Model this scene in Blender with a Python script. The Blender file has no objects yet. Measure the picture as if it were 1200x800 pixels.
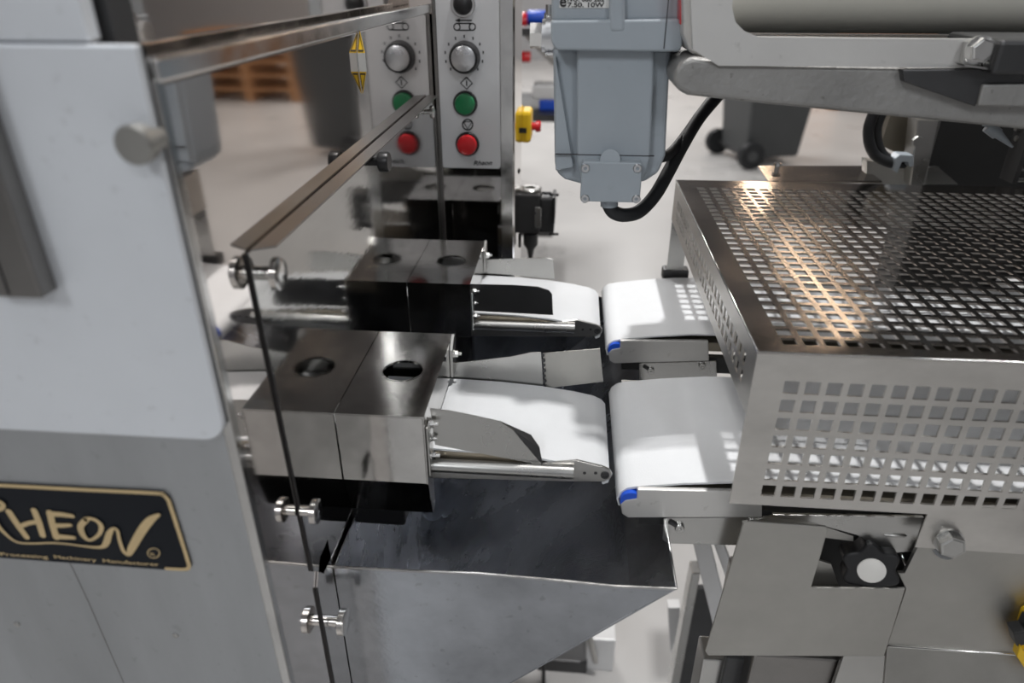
import bpy, bmesh, math, random
from mathutils import Vector as V, Matrix
from mathutils.geometry import tessellate_polygon
random.seed(7)
SC = bpy.context.scene
COL = SC.collection

# ------------------------------------------------------------------ camera
F, PITCH, YAW, CZ = 816.0, math.radians(27.8), math.radians(4.8), 1.315
FW = V((-math.sin(YAW) * math.cos(PITCH), math.cos(YAW) * math.cos(PITCH), -math.sin(PITCH)))
RT = V((math.cos(YAW), math.sin(YAW), 0))
UP = RT.cross(FW)
CAM = V((0, 0, CZ))
cd = bpy.data.cameras.new('camera'); cam = bpy.data.objects.new('camera', cd); COL.objects.link(cam)
cam.location = CAM
cam.rotation_euler = (math.pi / 2 - PITCH, 0, YAW)
cd.sensor_width = 36; cd.lens = 36 * F / 1200; cd.clip_start = 0.01; cd.clip_end = 60
cd.dof.use_dof = True; cd.dof.focus_distance = 0.66; cd.dof.aperture_fstop = 4.5
SC.camera = cam

def on(x, y, ax, v):
    """the point of plane ax = v that the photo shows at pixel x, y"""
    d = FW + RT * ((x - 600) / F) - UP * ((y - 400) / F)
    i = 'xyz'.index(ax)
    return CAM + d * ((v - CAM[i]) / d[i])

# ------------------------------------------------------------------ world, lamps, exposure
w = bpy.data.worlds.new('hall_air'); SC.world = w; w.use_nodes = True
w.node_tree.nodes['Background'].inputs[0].default_value = (.75, .78, .82, 1)
w.node_tree.nodes['Background'].inputs[1].default_value = 0.15
SC.view_settings.view_transform = 'Standard'; SC.view_settings.look = 'None'
SC.view_settings.gamma = 1; SC.view_settings.use_curve_mapping = False
SC.view_settings.exposure = 0.0
CEIL = 4.2
LAMPS = [  # x, y, z, sx, sy, power, colour
    (0.34, .84, 3.0, .05, .06, 34, (1, .985, .97)),
    (-1.6, -3.2, 3.9, .35, 1.8, 82, (.94, .97, 1)),  # added unseen lamp behind the camera, fills front-facing surfaces
    (1.5, -3.6, 3.9, .35, 1.8, 62, (.94, .97, 1)),  # second added front fill lamp, also out of view
    (-0.42, -0.6, 3.9, .35, 1.8, 7, (.96, .98, 1)),  # added overhead fill to brighten the left belts, unseen
    (-0.9, 3.9, 3.9, .35, 1.8, 66, (1, .985, .97)),
    (-0.9, 7.6, 3.9, .35, 1.8, 150, (1, .985, .97)),
    (4.6, 4.2, 3.9, .35, 1.8, 90, (1, .98, .96)),
    (-4.4, 4.0, 3.9, .35, 1.8, 68, (1, .985, .97)),
    (3.0, 11.5, 3.9, .16, 1.5, 26, (1, .74, .52)),
    (2.72, 7.4, 3.9, .06, 3.0, 12, (1, .74, .52)),
    (0.9, 9.6, 3.9, .35, 1.8, 100, (1, .985, .97)),
]
for i, (x, y, z, sx, sy, p, c) in enumerate(LAMPS):
    ld = bpy.data.lights.new('lamp_light', 'AREA'); ld.shape = 'RECTANGLE'
    ld.size, ld.size_y, ld.energy, ld.color = sx, sy, p, c
    lo = bpy.data.objects.new('lamp_light', ld); COL.objects.link(lo); lo.location = (x, y, z - .012)

# ------------------------------------------------------------------ materials
def mat(name, col, rough=.5, metal=0.0, var=.08, scale=9, stretch=(1, 1, 1), rvar=.06, bump=0.0, bscale=180,
        spec=.5, spots=0.0, coat=0.0, emit=None, aniso=0.0):
    m = bpy.data.materials.new(name); m.use_nodes = True
    nt = m.node_tree; N = nt.nodes; L = nt.links
    b = N['Principled BSDF']
    tc = N.new('ShaderNodeTexCoord'); mp = N.new('ShaderNodeMapping'); mp.inputs['Scale'].default_value = stretch
    L.new(tc.outputs['Object'], mp.inputs[0])
    n = N.new('ShaderNodeTexNoise'); n.inputs['Scale'].default_value = scale; n.inputs['Detail'].default_value = 5
    n.inputs['Roughness'].default_value = .62
    L.new(mp.outputs[0], n.inputs['Vector'])
    r = N.new('ShaderNodeMapRange'); r.inputs[1].default_value = .3; r.inputs[2].default_value = .7
    r.inputs[3].default_value = 1 - var; r.inputs[4].default_value = 1 + var
    L.new(n.outputs[0], r.inputs[0])
    mul = N.new('ShaderNodeMix'); mul.data_type = 'RGBA'; mul.blend_type = 'MULTIPLY'; mul.inputs[0].default_value = 1
    mul.inputs[6].default_value = (*col, 1)
    L.new(r.outputs[0], mul.inputs[7])
    cout = mul.outputs[2]
    if spots:
        v = N.new('ShaderNodeTexNoise'); v.inputs['Scale'].default_value = 130; v.inputs['Detail'].default_value = 2
        L.new(tc.outputs['Object'], v.inputs['Vector'])
        rr = N.new('ShaderNodeMapRange'); rr.inputs[1].default_value = .66; rr.inputs[2].default_value = .74
        rr.inputs[3].default_value = 0; rr.inputs[4].default_value = spots
        L.new(v.outputs[0], rr.inputs[0])
        mx = N.new('ShaderNodeMix'); mx.data_type = 'RGBA'; mx.inputs[7].default_value = (col[0] * .35, col[1] * .33, col[2] * .3, 1)
        L.new(rr.outputs[0], mx.inputs[0]); L.new(cout, mx.inputs[6]); cout = mx.outputs[2]
    L.new(cout, b.inputs['Base Color'])
    r2 = N.new('ShaderNodeMapRange'); r2.inputs[1].default_value = .3; r2.inputs[2].default_value = .7
    r2.inputs[3].default_value = max(.02, rough - rvar); r2.inputs[4].default_value = rough + rvar
    L.new(n.outputs[0], r2.inputs[0]); L.new(r2.outputs[0], b.inputs['Roughness'])
    b.inputs['Metallic'].default_value = metal
    b.inputs['Specular IOR Level'].default_value = spec
    b.inputs['Coat Weight'].default_value = coat
    b.inputs['Anisotropic'].default_value = aniso
    if bump:
        n2 = N.new('ShaderNodeTexNoise'); n2.inputs['Scale'].default_value = bscale; n2.inputs['Detail'].default_value = 3
        L.new(mp.outputs[0], n2.inputs['Vector'])
        bp = N.new('ShaderNodeBump'); bp.inputs['Strength'].default_value = bump; bp.inputs['Distance'].default_value = .002
        L.new(n2.outputs[0], bp.inputs['Height']); L.new(bp.outputs[0], b.inputs['Normal'])
    if emit:
        b.inputs['Emission Color'].default_value = (*emit[0], 1); b.inputs['Emission Strength'].default_value = emit[1]
    return m

M = dict(
    mirror=mat('polished_stainless', (.60, .575, .555), .045, 1, .05, 6, rvar=.02, bump=.012, bscale=60),
    upper_mirror=mat('polished_stainless_upper', (.80, .75, .715), .05, 1, .05, 5, rvar=.02),
    door_mirror=mat('scuffed_polished_stainless', (.48, .47, .455), .075, 1, .08, 30, (1, .3, 1), rvar=.03, bump=.022, bscale=240),
    steel=mat('satin_stainless', (.48, .475, .46), .28, 1, .1, 7, rvar=.06, bump=.02),
    hood=mat('worn_polished_stainless', (.55, .54, .525), .12, 1, .2, 14, rvar=.05, bump=.03, bscale=120),
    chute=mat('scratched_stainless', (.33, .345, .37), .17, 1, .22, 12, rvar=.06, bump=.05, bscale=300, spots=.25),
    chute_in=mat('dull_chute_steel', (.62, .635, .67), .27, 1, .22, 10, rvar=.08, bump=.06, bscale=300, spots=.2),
    matte=mat('bead_blasted_stainless', (.44, .43, .405), .44, 1, .17, 7, rvar=.08, bump=.05, bscale=500),
    door=mat('satin_door_steel', (.80, .825, .86), .50, .4, .05, 5, rvar=.05, bump=.04, bscale=400, spots=.12),
    panel=mat('satin_panel_steel', (.44, .45, .46), .48, .8, .12, 6, (2.5, 1, .5), rvar=.05, bump=.04, bscale=400, spots=.15),
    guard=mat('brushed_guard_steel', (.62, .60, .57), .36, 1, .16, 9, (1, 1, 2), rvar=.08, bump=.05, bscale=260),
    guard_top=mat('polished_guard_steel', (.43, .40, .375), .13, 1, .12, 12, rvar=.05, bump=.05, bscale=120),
    casting=mat('rough_cast_steel', (.33, .325, .315), .55, .6, .12, 14, rvar=.06, bump=.5, bscale=140, spots=.6),
    frame=mat('pale_satin_frame_steel', (.70, .69, .67), .5, .8, .06, 8, rvar=.05, bump=.05, bscale=400, spots=.2),
    grip=mat('dark_handle_steel', (.26, .25, .24), .34, 1, .12, 12, rvar=.06),
    dark=mat('dark_steel', (.07, .07, .072), .4, .6, .2, 8),
    olive=mat('brownish_steel', (.30, .27, .22), .35, .9, .12, 9),
    belt=mat('white_belt', (.69, .705, .72), .55, 0, .02, 40, rvar=.03, bump=.12, bscale=900),
    beltedge=mat('belt_edge', (.62, .60, .56), .6, 0, .1, 60),
    blue=mat('blue_plastic', (.012, .09, .62), .35, 0, .05),
    black=mat('black_plastic', (.012, .012, .013), .38, 0, .1, 20),
    rubber=mat('black_rubber', (.012, .013, .015), .55, 0, .1, 30),
    bin=mat('dark_grey_bin_plastic', (.055, .058, .06), .5, 0, .08, 5),
    paint=mat('blue_grey_machine_paint', (.36, .402, .44), .34, 0, .05, 10, rvar=.04, bump=.03, bscale=90, spots=.06),
    panelgrey=mat('pale_grey_panel', (.68, .685, .70), .45, .0, .03, 8),
    white=mat('white_plastic', (.78, .76, .72), .4, 0, .05, 20),
    whitepaint=mat('white_painted_steel', (.74, .74, .74), .35, .1, .06, 5),
    cream=mat('cream_roller', (.80, .78, .70), .42, 0, .03, 5),
    green=mat('green_button', (.004, .17, .055), .3, 0, .03, coat=.4),
    red=mat('red_button', (.60, .008, .014), .3, 0, .03, coat=.4),
    chrome=mat('bright_fastener_steel', (.80, .79, .77), .18, 1, .1, 40),
    alu=mat('turned_aluminium', (.68, .68, .69), .3, 1, .08, 30),
    gold=mat('gold_print', (.66, .50, .27), .38, .3, .1, 30),
    plateblack=mat('black_nameplate', (.006, .008, .012), .42, 0, .1, 30, spec=.18),
    ink=mat('black_print', (.02, .02, .022), .5),
    yellow=mat('yellow_plastic', (.80, .50, .01), .4, 0, .05),
    paper=mat('label_paper', (.72, .72, .70), .5),
    floor=mat('grey_epoxy_floor', (.52, .51, .50), .32, 0, .05, 1.2, rvar=.08),
    wall=mat('hall_wall', (.36, .36, .37), .7, 0, .05, 1),
    ceil=mat('hall_ceiling', (.20, .20, .21), .8, 0, .05, 1),
    wood=mat('pale_pallet_wood', (.40, .20, .09), .7, 0, .25, 5, (1, 6, 1)),
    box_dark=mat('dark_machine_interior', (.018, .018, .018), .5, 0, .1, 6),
    lens=mat('lamp_diffuser', (.8, .8, .8), .5, 0, emit=((1, .98, .95), 3)),
)

# ------------------------------------------------------------------ mesh helpers
class MB:
    def __init__(s): s.v, s.f, s.sm = [], [], []
    def add(s, vs, fs, smooth=False):
        o = len(s.v); s.v += [V(p) for p in vs]
        for f in fs: s.f.append([i + o for i in f]); s.sm.append(smooth)
        return s
    def box(s, x0, x1, y0, y1, z0, z1):
        return s.add([(x, y, z) for z in (z0, z1) for y in (y0, y1) for x in (x0, x1)],
                     [(0, 1, 3, 2), (4, 6, 7, 5), (0, 4, 5, 1), (2, 3, 7, 6), (0, 2, 6, 4), (1, 5, 7, 3)])
    def prism(s, loop, vec, holes=(), smooth_holes=True):
        vec = V(vec); loops = [[V(p) for p in loop]] + [[V(p) for p in h] for h in holes]
        flat = [p for l in loops for p in l]; n = len(flat)
        if holes:
            t = tessellate_polygon(loops)
            s.add(flat, [tuple(a) for a in t]); s.add([p + vec for p in flat], [tuple(reversed(a)) for a in t])
        else:
            s.add(flat, [tuple(range(n))]); s.add([p + vec for p in flat], [tuple(reversed(range(n)))])
        for k, l in enumerate(loops):
            m = len(l)
            s.add(l + [p + vec for p in l], [(i, (i + 1) % m, m + (i + 1) % m, m + i) for i in range(m)], k > 0 and smooth_holes)
        return s
    def cyl(s, p0, p1, r0, r1=None, n=24, caps=True):
        p0, p1 = V(p0), V(p1); r1 = r0 if r1 is None else r1
        a = (p1 - p0).normalized(); u = a.orthogonal().normalized(); w_ = a.cross(u)
        A = [p0 + (u * math.cos(t) + w_ * math.sin(t)) * r0 for t in [2 * math.pi * i / n for i in range(n)]]
        B = [p1 + (u * math.cos(t) + w_ * math.sin(t)) * r1 for t in [2 * math.pi * i / n for i in range(n)]]
        s.add(A + B, [(i, (i + 1) % n, n + (i + 1) % n, n + i) for i in range(n)], n > 6)
        if caps: s.add(A, [tuple(range(n))]); s.add(B, [tuple(range(n))])
        return s
    def lathe(s, o, axis, prof, n=28):
        """prof: list of (distance along axis, radius)"""
        o = V(o); a = V(axis).normalized(); u = a.orthogonal().normalized(); w_ = a.cross(u)
        for (d0, r0), (d1, r1) in zip(prof, prof[1:]):
            A = [o + a * d0 + (u * math.cos(t) + w_ * math.sin(t)) * r0 for t in [2 * math.pi * i / n for i in range(n)]]
            B = [o + a * d1 + (u * math.cos(t) + w_ * math.sin(t)) * r1 for t in [2 * math.pi * i / n for i in range(n)]]
            s.add(A + B, [(i, (i + 1) % n, n + (i + 1) % n, n + i) for i in range(n)], True)
        return s
    def tube(s, pts, r, n=12):
        pts = [V(p) for p in pts]; rings = []; u = None
        for i, p in enumerate(pts):
            t = (pts[min(i + 1, len(pts) - 1)] - pts[max(i - 1, 0)]).normalized()
            u = t.orthogonal().normalized() if u is None else (u - t * u.dot(t)).normalized()
            w_ = t.cross(u)
            rings.append([p + (u * math.cos(a) + w_ * math.sin(a)) * r for a in [2 * math.pi * k / n for k in range(n)]])
        vs = [p for g in rings for p in g]
        s.add(vs, [(i * n + k, i * n + (k + 1) % n, (i + 1) * n + (k + 1) % n, (i + 1) * n + k)
                   for i in range(len(pts) - 1) for k in range(n)], True)
        s.add(rings[0], [tuple(range(n))]); s.add(rings[-1], [tuple(range(n))])
        return s
    def mesh(s, name, m, bevel=0, seg=2):
        bm = bmesh.new(); vs = [bm.verts.new(p) for p in s.v]
        for f, sm in zip(s.f, s.sm):
            try: fc = bm.faces.new([vs[i] for i in f]); fc.smooth = sm
            except ValueError: pass
        bmesh.ops.remove_doubles(bm, verts=bm.verts, dist=1e-6)
        bmesh.ops.recalc_face_normals(bm, faces=bm.faces)
        if bevel:
            ed = [e for e in bm.edges if len(e.link_faces) == 2 and e.calc_face_angle(0) > .5 and not all(f.smooth for f in e.link_faces)]
            bmesh.ops.bevel(bm, geom=ed, offset=bevel, segments=seg, affect='EDGES', profile=.5, clamp_overlap=True)
        me = bpy.data.meshes.new(name); bm.to_mesh(me); bm.free()
        me.materials.append(m if not isinstance(m, str) else M[m])
        flags = [p.use_smooth for p in me.polygons]
        me.set_sharp_from_angle(angle=math.radians(40))
        me.polygons.foreach_set('use_smooth', flags)
        return me
    def build(s, name, m, parent=None, bevel=0, seg=2):
        return link(name, s.mesh(name, m, bevel, seg), parent)

def link(name, me, parent=None, loc=None):
    o = bpy.data.objects.new(name, me); COL.objects.link(o)
    if loc is not None: o.location = loc
    if parent:
        o.parent = parent; o.matrix_parent_inverse = world_loc(parent).inverted()
    return o
def world_loc(o):
    """transforms here are translations only (for parents)"""
    m = Matrix.Translation(o.location)
    while o.parent:
        m = Matrix.Translation(o.parent.location) @ o.matrix_parent_inverse @ m; o = o.parent
    return m
def thing(name, label, cat, loc, group=None):
    o = bpy.data.objects.new(name, None); COL.objects.link(o); o.location = V(loc); o.empty_display_size = .02
    return tag(o, label, cat, group)
def tag(o, label=None, cat=None, group=None, kind=None):
    for k, v in (('label', label), ('category', cat), ('group', group), ('kind', kind)):
        if v: o[k] = v
    return o
def copy_tree(o, parent=None):
    c = o.copy(); COL.objects.link(c)
    if parent: c.parent = parent; c.matrix_parent_inverse = o.matrix_parent_inverse.copy()
    for ch in list(o.children): copy_tree(ch, c)
    return c
def Y(pts, y): return [on(a, b, 'y', y) for a, b in pts]
def X(pts, x): return [on(a, b, 'x', x) for a, b in pts]
def Z(pts, z): return [on(a, b, 'z', z) for a, b in pts]
def circle(c, r, u, w_, n=28): return [V(c) + V(u) * (r * math.cos(2 * math.pi * i / n)) + V(w_) * (r * math.sin(2 * math.pi * i / n)) for i in range(n)]
UX, UY, UZ = V((1, 0, 0)), V((0, 1, 0)), V((0, 0, 1))

def rrect(x0, x1, z0, z1, r, y, n=6, corners=(1, 1, 1, 1)):
    """rounded rectangle in the plane y; corners: lower left, lower right, upper right, upper left"""
    out = []
    for (cx, cz, a0), k in zip(((x0, z0, 180), (x1, z0, 270), (x1, z1, 0), (x0, z1, 90)), corners):
        rr = r if k else 0
        sx = 1 if cx == x0 else -1; sz = 1 if cz == z0 else -1
        for i in range(n + 1 if rr else 1):
            t = math.radians(a0 + 90 * i / n)
            out.append(V((cx + sx * rr + rr * math.cos(t) * 1, y, cz + sz * rr + rr * math.sin(t))) if rr else V((cx, y, cz)))
    return out

def ribbon(pts, widths, y, t=.0003):
    """flat printed stroke in the plane y from pixel points and pixel widths"""
    P = [on(a, b, 'y', y) for a, b in pts]
    k = (on(601, 620, 'y', y) - on(600, 620, 'y', y)).length
    Lf, Rt = [], []
    for i, p in enumerate(P):
        d = (P[min(i + 1, len(P) - 1)] - P[max(i - 1, 0)]); d.normalize()
        nrm = V((-d.z, 0, d.x)); w_ = (widths[i] if isinstance(widths, (list, tuple)) else widths) * k * .64
        Lf.append(p + nrm * w_); Rt.append(p - nrm * w_)
    mb = MB(); n = len(P)
    mb.add(Lf + Rt, [(i, i + 1, n + i + 1, n + i) for i in range(n - 1)])
    for p, l in ((P[0], Lf[0]), (P[-1], Lf[-1])):      # rounded stroke ends
        r = (l - p).length
        if r > 2.2 * k: mb.add(circle(p - V((0, .00005, 0)), r, UX, UZ, 14), [tuple(range(14))])
    return mb
def spline(pts, n=8):
    out = []
    for i in range(len(pts) - 1):
        p0, p1, p2, p3 = pts[max(i - 1, 0)], pts[i], pts[i + 1], pts[min(i + 2, len(pts) - 1)]
        for k in range(n):
            t = k / n
            out.append(tuple(.5 * (2 * b + (c - a) * t + (2 * a - 5 * b + 4 * c - d) * t * t + (3 * b - a - 3 * c + d) * t ** 3)
                             for a, b, c, d in zip(p0, p1, p2, p3)))
    out.append(tuple(pts[-1])); return out
def text_obj(name, s, p0, p1, height, m, parent, shear=0, nrm=V((0, -1, 0)), bold=0.0):
    """lettering laid between the 3D baseline points p0 and p1"""
    cu = bpy.data.curves.new(name, 'FONT'); cu.body = s; cu.size = 1; cu.extrude = 0; cu.shear = shear; cu.offset = bold
    tmp = bpy.data.objects.new('tmp_text', cu); COL.objects.link(tmp)
    dg = bpy.context.evaluated_depsgraph_get(); me = bpy.data.meshes.new_from_object(tmp.evaluated_get(dg))
    bpy.data.objects.remove(tmp); bpy.data.curves.remove(cu)
    xs = [v.co.x for v in me.vertices]; ys = [v.co.y for v in me.vertices]
    x0, x1 = min(xs), max(xs); h = .72
    u = (V(p1) - V(p0)); up = nrm.cross(u).normalized() if True else UZ
    if up.z < 0: up = -up
    for v in me.vertices:
        v.co = V(p0) + u * ((v.co.x - x0) / (x1 - x0)) + up * (v.co.y / h * height) + nrm * .0004
    me.materials.clear(); me.materials.append(M[m])
    return link(name, me, parent)

def perforated(o, u, v, us, vs, t_vec):
    """plate with square holes; us, vs: break positions, alternating solid, hole, solid ..."""
    bm = bmesh.new(); o = V(o)
    g = [[bm.verts.new(o + u * a + v * b) for b in vs] for a in us]
    for i in range(len(us) - 1):
        for j in range(len(vs) - 1):
            if i % 2 == 1 and j % 2 == 1: continue
            bm.faces.new((g[i][j], g[i + 1][j], g[i + 1][j + 1], g[i][j + 1]))
    r = bmesh.ops.extrude_face_region(bm, geom=list(bm.faces))
    bmesh.ops.translate(bm, verts=[e for e in r['geom'] if isinstance(e, bmesh.types.BMVert)], vec=V(t_vec))
    bmesh.ops.recalc_face_normals(bm, faces=bm.faces)
    return bm
def breaks(start, first, hole, pitch, n, end):
    b = [start]
    for i in range(n): b += [first + i * pitch, first + i * pitch + hole]
    return b + [end]
def bm_obj(name, bm, m, parent):
    me = bpy.data.meshes.new(name); bm.to_mesh(me); bm.free(); me.materials.append(M[m]); return link(name, me, parent)

# shared fasteners, axis +x / -y, origin at their seat
def fast_mesh(kind, axis, r, m='chrome'):
    mb = MB(); o = V((0, 0, 0)); a = V(axis)
    if kind == 'stud':       # washer, hex nut and a protruding thread
        mb.cyl(o, a * (.25 * r), r * 1.25, n=16); mb.cyl(a * (.25 * r), a * (1.1 * r), r, n=6); mb.cyl(a * (1.1 * r), a * (2.0 * r), r * .5, n=10)
    elif kind == 'hex':
        mb.cyl(o, a * (.2 * r), r * 1.12, n=20); mb.cyl(a * (.2 * r), a * (.95 * r), r, n=6); mb.cyl(a * (.95 * r), a * (1.0 * r), r * .9, r * .8, n=6)
    elif kind == 'socket':
        mb.lathe(o, a, [(0, r), (.55 * r, r), (.7 * r, r * .85), (.7 * r, r * .42), (.25 * r, r * .4), (.25 * r, 0.0001)], 16)
    return mb.mesh(kind + '_fastener', m)
def put(name, me, p, parent): return link(name, me, parent, V(p))

# ================================================================== the hall
def slab(name, x0, x1, y0, y1, z0, z1, m):
    return tag(MB().box(x0, x1, y0, y1, z0, z1).build(name, m), kind='structure')
RX0, RX1, RY0, RY1 = -7, 8, -5, 13
slab('floor', RX0, RX1, RY0, RY1, -.1, 0, 'floor')
slab('ceiling', RX0, RX1, RY0, RY1, CEIL, CEIL + .1, 'ceil')
slab('wall_left', RX0 - .1, RX0, RY0, RY1, 0, CEIL, 'wall')
slab('wall_right', RX1, RX1 + .1, RY0, RY1, 0, CEIL, 'wall')
slab('wall_back', RX0, RX1, RY1, RY1 + .1, 0, CEIL, 'wall')
slab('wall_front', RX0, RX1, RY0 - .1, RY0, 0, CEIL, 'wall')
for i, (x, y, z, sx, sy, p, c) in enumerate(LAMPS):
    lab = (('narrow warm white ceiling lamp over the wheeled bin' if sx < .1 else 'warm white ceiling lamp over the wooden pallet stack') if c[2] < .7 else
           'compact work lamp hanging over the far belts' if i == 0 else 'long unseen ceiling batten lamp on two drop rods')
    t = thing('ceiling_lamp', lab, 'lamp', (x, y, z), None if i == 0 or c[2] < .7 else 'ceiling batten lamps')
    MB().box(x - sx / 2 - .02, x + sx / 2 + .02, y - sy / 2 - .02, y + sy / 2 + .02, z, z + .07).build('housing', 'whitepaint', t, .008)
    for s in (-.35, .35):
        MB().cyl((x, y + s * sy, z + .07), (x, y + s * sy, CEIL), .006, n=8).build('drop_rod', 'steel', t)

# ================================================================== left machine
XM = -.1796            # polished side wall of the machine
BY = .3044             # its front face
mach = thing('encrusting_machine', 'tall stainless steel food machine with polished side wall and black and gold nameplate', 'machine', (-.5, .7, 0))
edge_top = on(182, 80, 'y', BY).z
ZT = edge_top
MB().box(-.85, XM, BY, 1.75, .12, ZT - .006).build('body', 'upper_mirror', mach, .0015)
MB().box(-.85, XM - .0055, BY - .0022, BY - .0002, .12, ZT - .004).build('front_panel', 'panel', mach, .0006)
# door cover with a rounded lower corner
dy = BY - .0078
pz1 = on(100, 52, 'y', dy).z; pz0 = on(200, 514, 'y', dy).z; px1 = on(215, 300, 'y', dy).x
dc = MB().prism(rrect(-.80, px1, pz0, pz1, .013, dy, corners=(1, 1, 0, 1)), (0, .0052, 0)).build('door_cover', 'door', mach, .0012)
# handle bar
hx1 = on(60, 335, 'y', dy - .004).x; hz0 = on(40, 350, 'y', dy - .012).z
hd = MB().box(hx1 - .032, hx1, dy - .012, dy, hz0, hz0 + .115).build('handle', 'grip', mach, .0012)
MB().box(hx1 - .0165, hx1 - .0155, dy - .0123, dy - .0118, hz0 + .002, hz0 + .113).build('handle_seam', 'black', hd)
# round clamp knob on the front
kb = on(181, 161, 'y', BY - .003)
MB().lathe(kb, (0, -1, 0), [(0, .0062), (.010, .0062), (.010, .0084), (.0165, .0086), (.0175, .0078), (.0175, .0001)]).build('clamp_knob', 'matte', mach)
# narrow corner strip along the front edge
MB().box(XM - .0055, XM + .0008, BY - .0032, BY + .004, .12, ZT - .004).build('corner_trim', 'hood', mach, .001)
MB().box(px1 + .0001, px1 + .0009, BY - .0034, BY - .0022, pz0 + .010, pz1).build('door_gap_shade', 'black', mach)  # black strip stands for the shadow in the gap beside the door
# top rail and the housing above it
MB().box(XM - .006, XM + .002, BY - .001, .933, ZT - .006, ZT + .004).build('top_rail', 'chrome', mach, .0012)
ux1 = on(108, 47, 'y', BY - .004).x; uz0 = on(60, 48, 'y', BY - .004).z
MB().box(-.80, ux1 - .004, BY + .004, 1.6, ZT - .006, 1.75).build('upper_housing', 'upper_mirror', mach, .001)
MB().box(-.80, ux1, BY - .006, BY + .003, uz0, 1.74).build('upper_front_panel', 'door', mach, .001)
MB().box(ux1 - .003, ux1 + .004, BY + .006, BY + .024, ZT - .004, 1.60).build('window_frame', 'dark', mach)
# panel screws
scr = MB().lathe((0, 0, 0), (0, -1, 0), [(0, .0022), (.0006, .0022), (.0009, .0014), (.0009, .0001)], 12).mesh('panel_screw', 'steel')
for q in ((20, 731), (206, 744)): put('panel_screw', scr, on(*q, 'y', BY - .0022), mach)

MB().tube([on(80, 655, 'y', BY - .0023), on(104, 706, 'y', BY - .0023), on(145, 800, 'y', BY - .0023)], .00022, 6).build('crease_line', 'grip', mach)
# nameplate
ny = BY - .0034
q = lambda a, b: (a / 5, 555 + b / 5)
k_out = [q(-700, 20), q(-200, 45), q(0, 56), q(925, 104), q(960, 113), q(988, 135), q(1003, 165), q(1116, 520), q(1116, 548), q(1095, 570), q(975, 563), q(0, 492), q(-700, 440)]
npl = MB().prism(Y(k_out, ny), (0, .0011, 0)).build('nameplate', 'plateblack', mach)
LAY = [0]
def stroke(name, pts, wd, n=6):
    P = spline([(*q(*p), ) for p in pts], n); 
    W = wd if not isinstance(wd, list) else [c[0] for c in spline([(x,) for x in wd], n)]
    LAY[0] += 1
    return ribbon(P, W, ny - .0003 - .00008 * LAY[0]).build(name, 'gold', npl)
stroke('gold_border', [(-700, 30), (-200, 58), (0, 68), (500, 94), (910, 114), (955, 124), (982, 150), (995, 180), (1050, 350), (1103, 520), (1105, 545), (1085, 560), (975, 556)], 4.0)
stroke('gold_letter', [(52, 222), (100, 295), (155, 370)], [7, 7, 6.5])
stroke('gold_letter', [(200, 215), (228, 285), (250, 360)], [6.5, 7, 6.5])
stroke('gold_letter', [(110, 312), (165, 290), (225, 280)], [5, 5, 5])
stroke('gold_letter', [(292, 228), (308, 300), (330, 372)], [7, 7, 7])
stroke('gold_letter', [(290, 236), (350, 238), (425, 248)], [6, 6, 4.5])
stroke('gold_letter', [(312, 302), (360, 303), (412, 300)], [5.5, 5.5, 4])
stroke('gold_letter', [(325, 366), (380, 371), (432, 374)], [6.5, 6, 4.5])
stroke('gold_letter', [(505, 268), (472, 310), (490, 365), (530, 388), (582, 352), (592, 305), (560, 272), (520, 262), (500, 270)], [6, 6.5, 6, 3.5, 4, 5, 4, 4, 5])
stroke('gold_letter', [(-60, 190), (-20, 165), (18, 180), (5, 205), (-40, 222), (-20, 290), (30, 350), (100, 400), (200, 408), (300, 405), (400, 412), (500, 425), (590, 430), (622, 405), (640, 350), (665, 320), (688, 335), (700, 390), (722, 450), (752, 472), (775, 430), (830, 335), (880, 272), (930, 240)],
       [6, 6, 5, 5, 5, 5, 4, 2.6, 2.2, 2.2, 2.2, 2.6, 4, 6.5, 6, 3.2, 3.2, 3.6, 4.2, 5, 8, 9, 8, 3.5])
for s, a, b in (('Processing', (8, 476), (286, 494)), ('Machinery', (322, 492), (570, 512)), ('Manufacturer', (608, 515), (936, 538))):
    text_obj('gold_caption', s, on(*q(*a), 'y', ny), on(*q(*b), 'y', ny), .0029, 'gold', npl, bold=.012)
stroke('registered_ring', [(900 + 35 * math.cos(t * math.pi / 6), 465 + 28 * math.sin(t * math.pi / 6)) for t in range(13)], 1.1, 2)
text_obj('registered_letter', 'R', on(*q(886, 477), 'y', ny), on(*q(914, 479), 'y', ny), .0026, 'gold', npl)

# ------------------------------------------------------------------ side door with bent top lip
XD = XM + .0016
door = thing('side_door', 'polished steel side door with a bent top lip and round knobs', 'door panel', (XD, .62, .90))
dl0 = on(291, 297, 'x', XD); dl1 = on(372, 677, 'x', XD); zl = dl0.z
MB().prism([V((XD, dl0.y, zl)), V((XD, .889, zl + .006)), V((XD, .934, zl - .02)), V((XD, .934, .90)), V((XD, dl1.y + .012, dl1.z - .008)), V((XD, dl1.y - .004, dl1.z + .012))],
           (-.0012, 0, 0)).build('door_sheet', 'door_mirror', door)
MB().prism([V((XD + .0002, dl0.y - .0012, zl)), V((XD + .0002, dl0.y, zl)), V((XD + .0002, dl1.y - .004, dl1.z + .012)), V((XD + .0002, dl1.y - .0052, dl1.z + .012))], (-.0015, 0, 0)).build('edge_gasket', 'black', door)
MB().prism([V((XD, dl0.y + .004, zl)), V((XD + .012, dl0.y + .011, zl)), V((XD + .0125, .88, zl + .006)), V((XD, .889, zl + .006))], (0, 0, .0012)).build('lip', 'grip', door)
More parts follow.
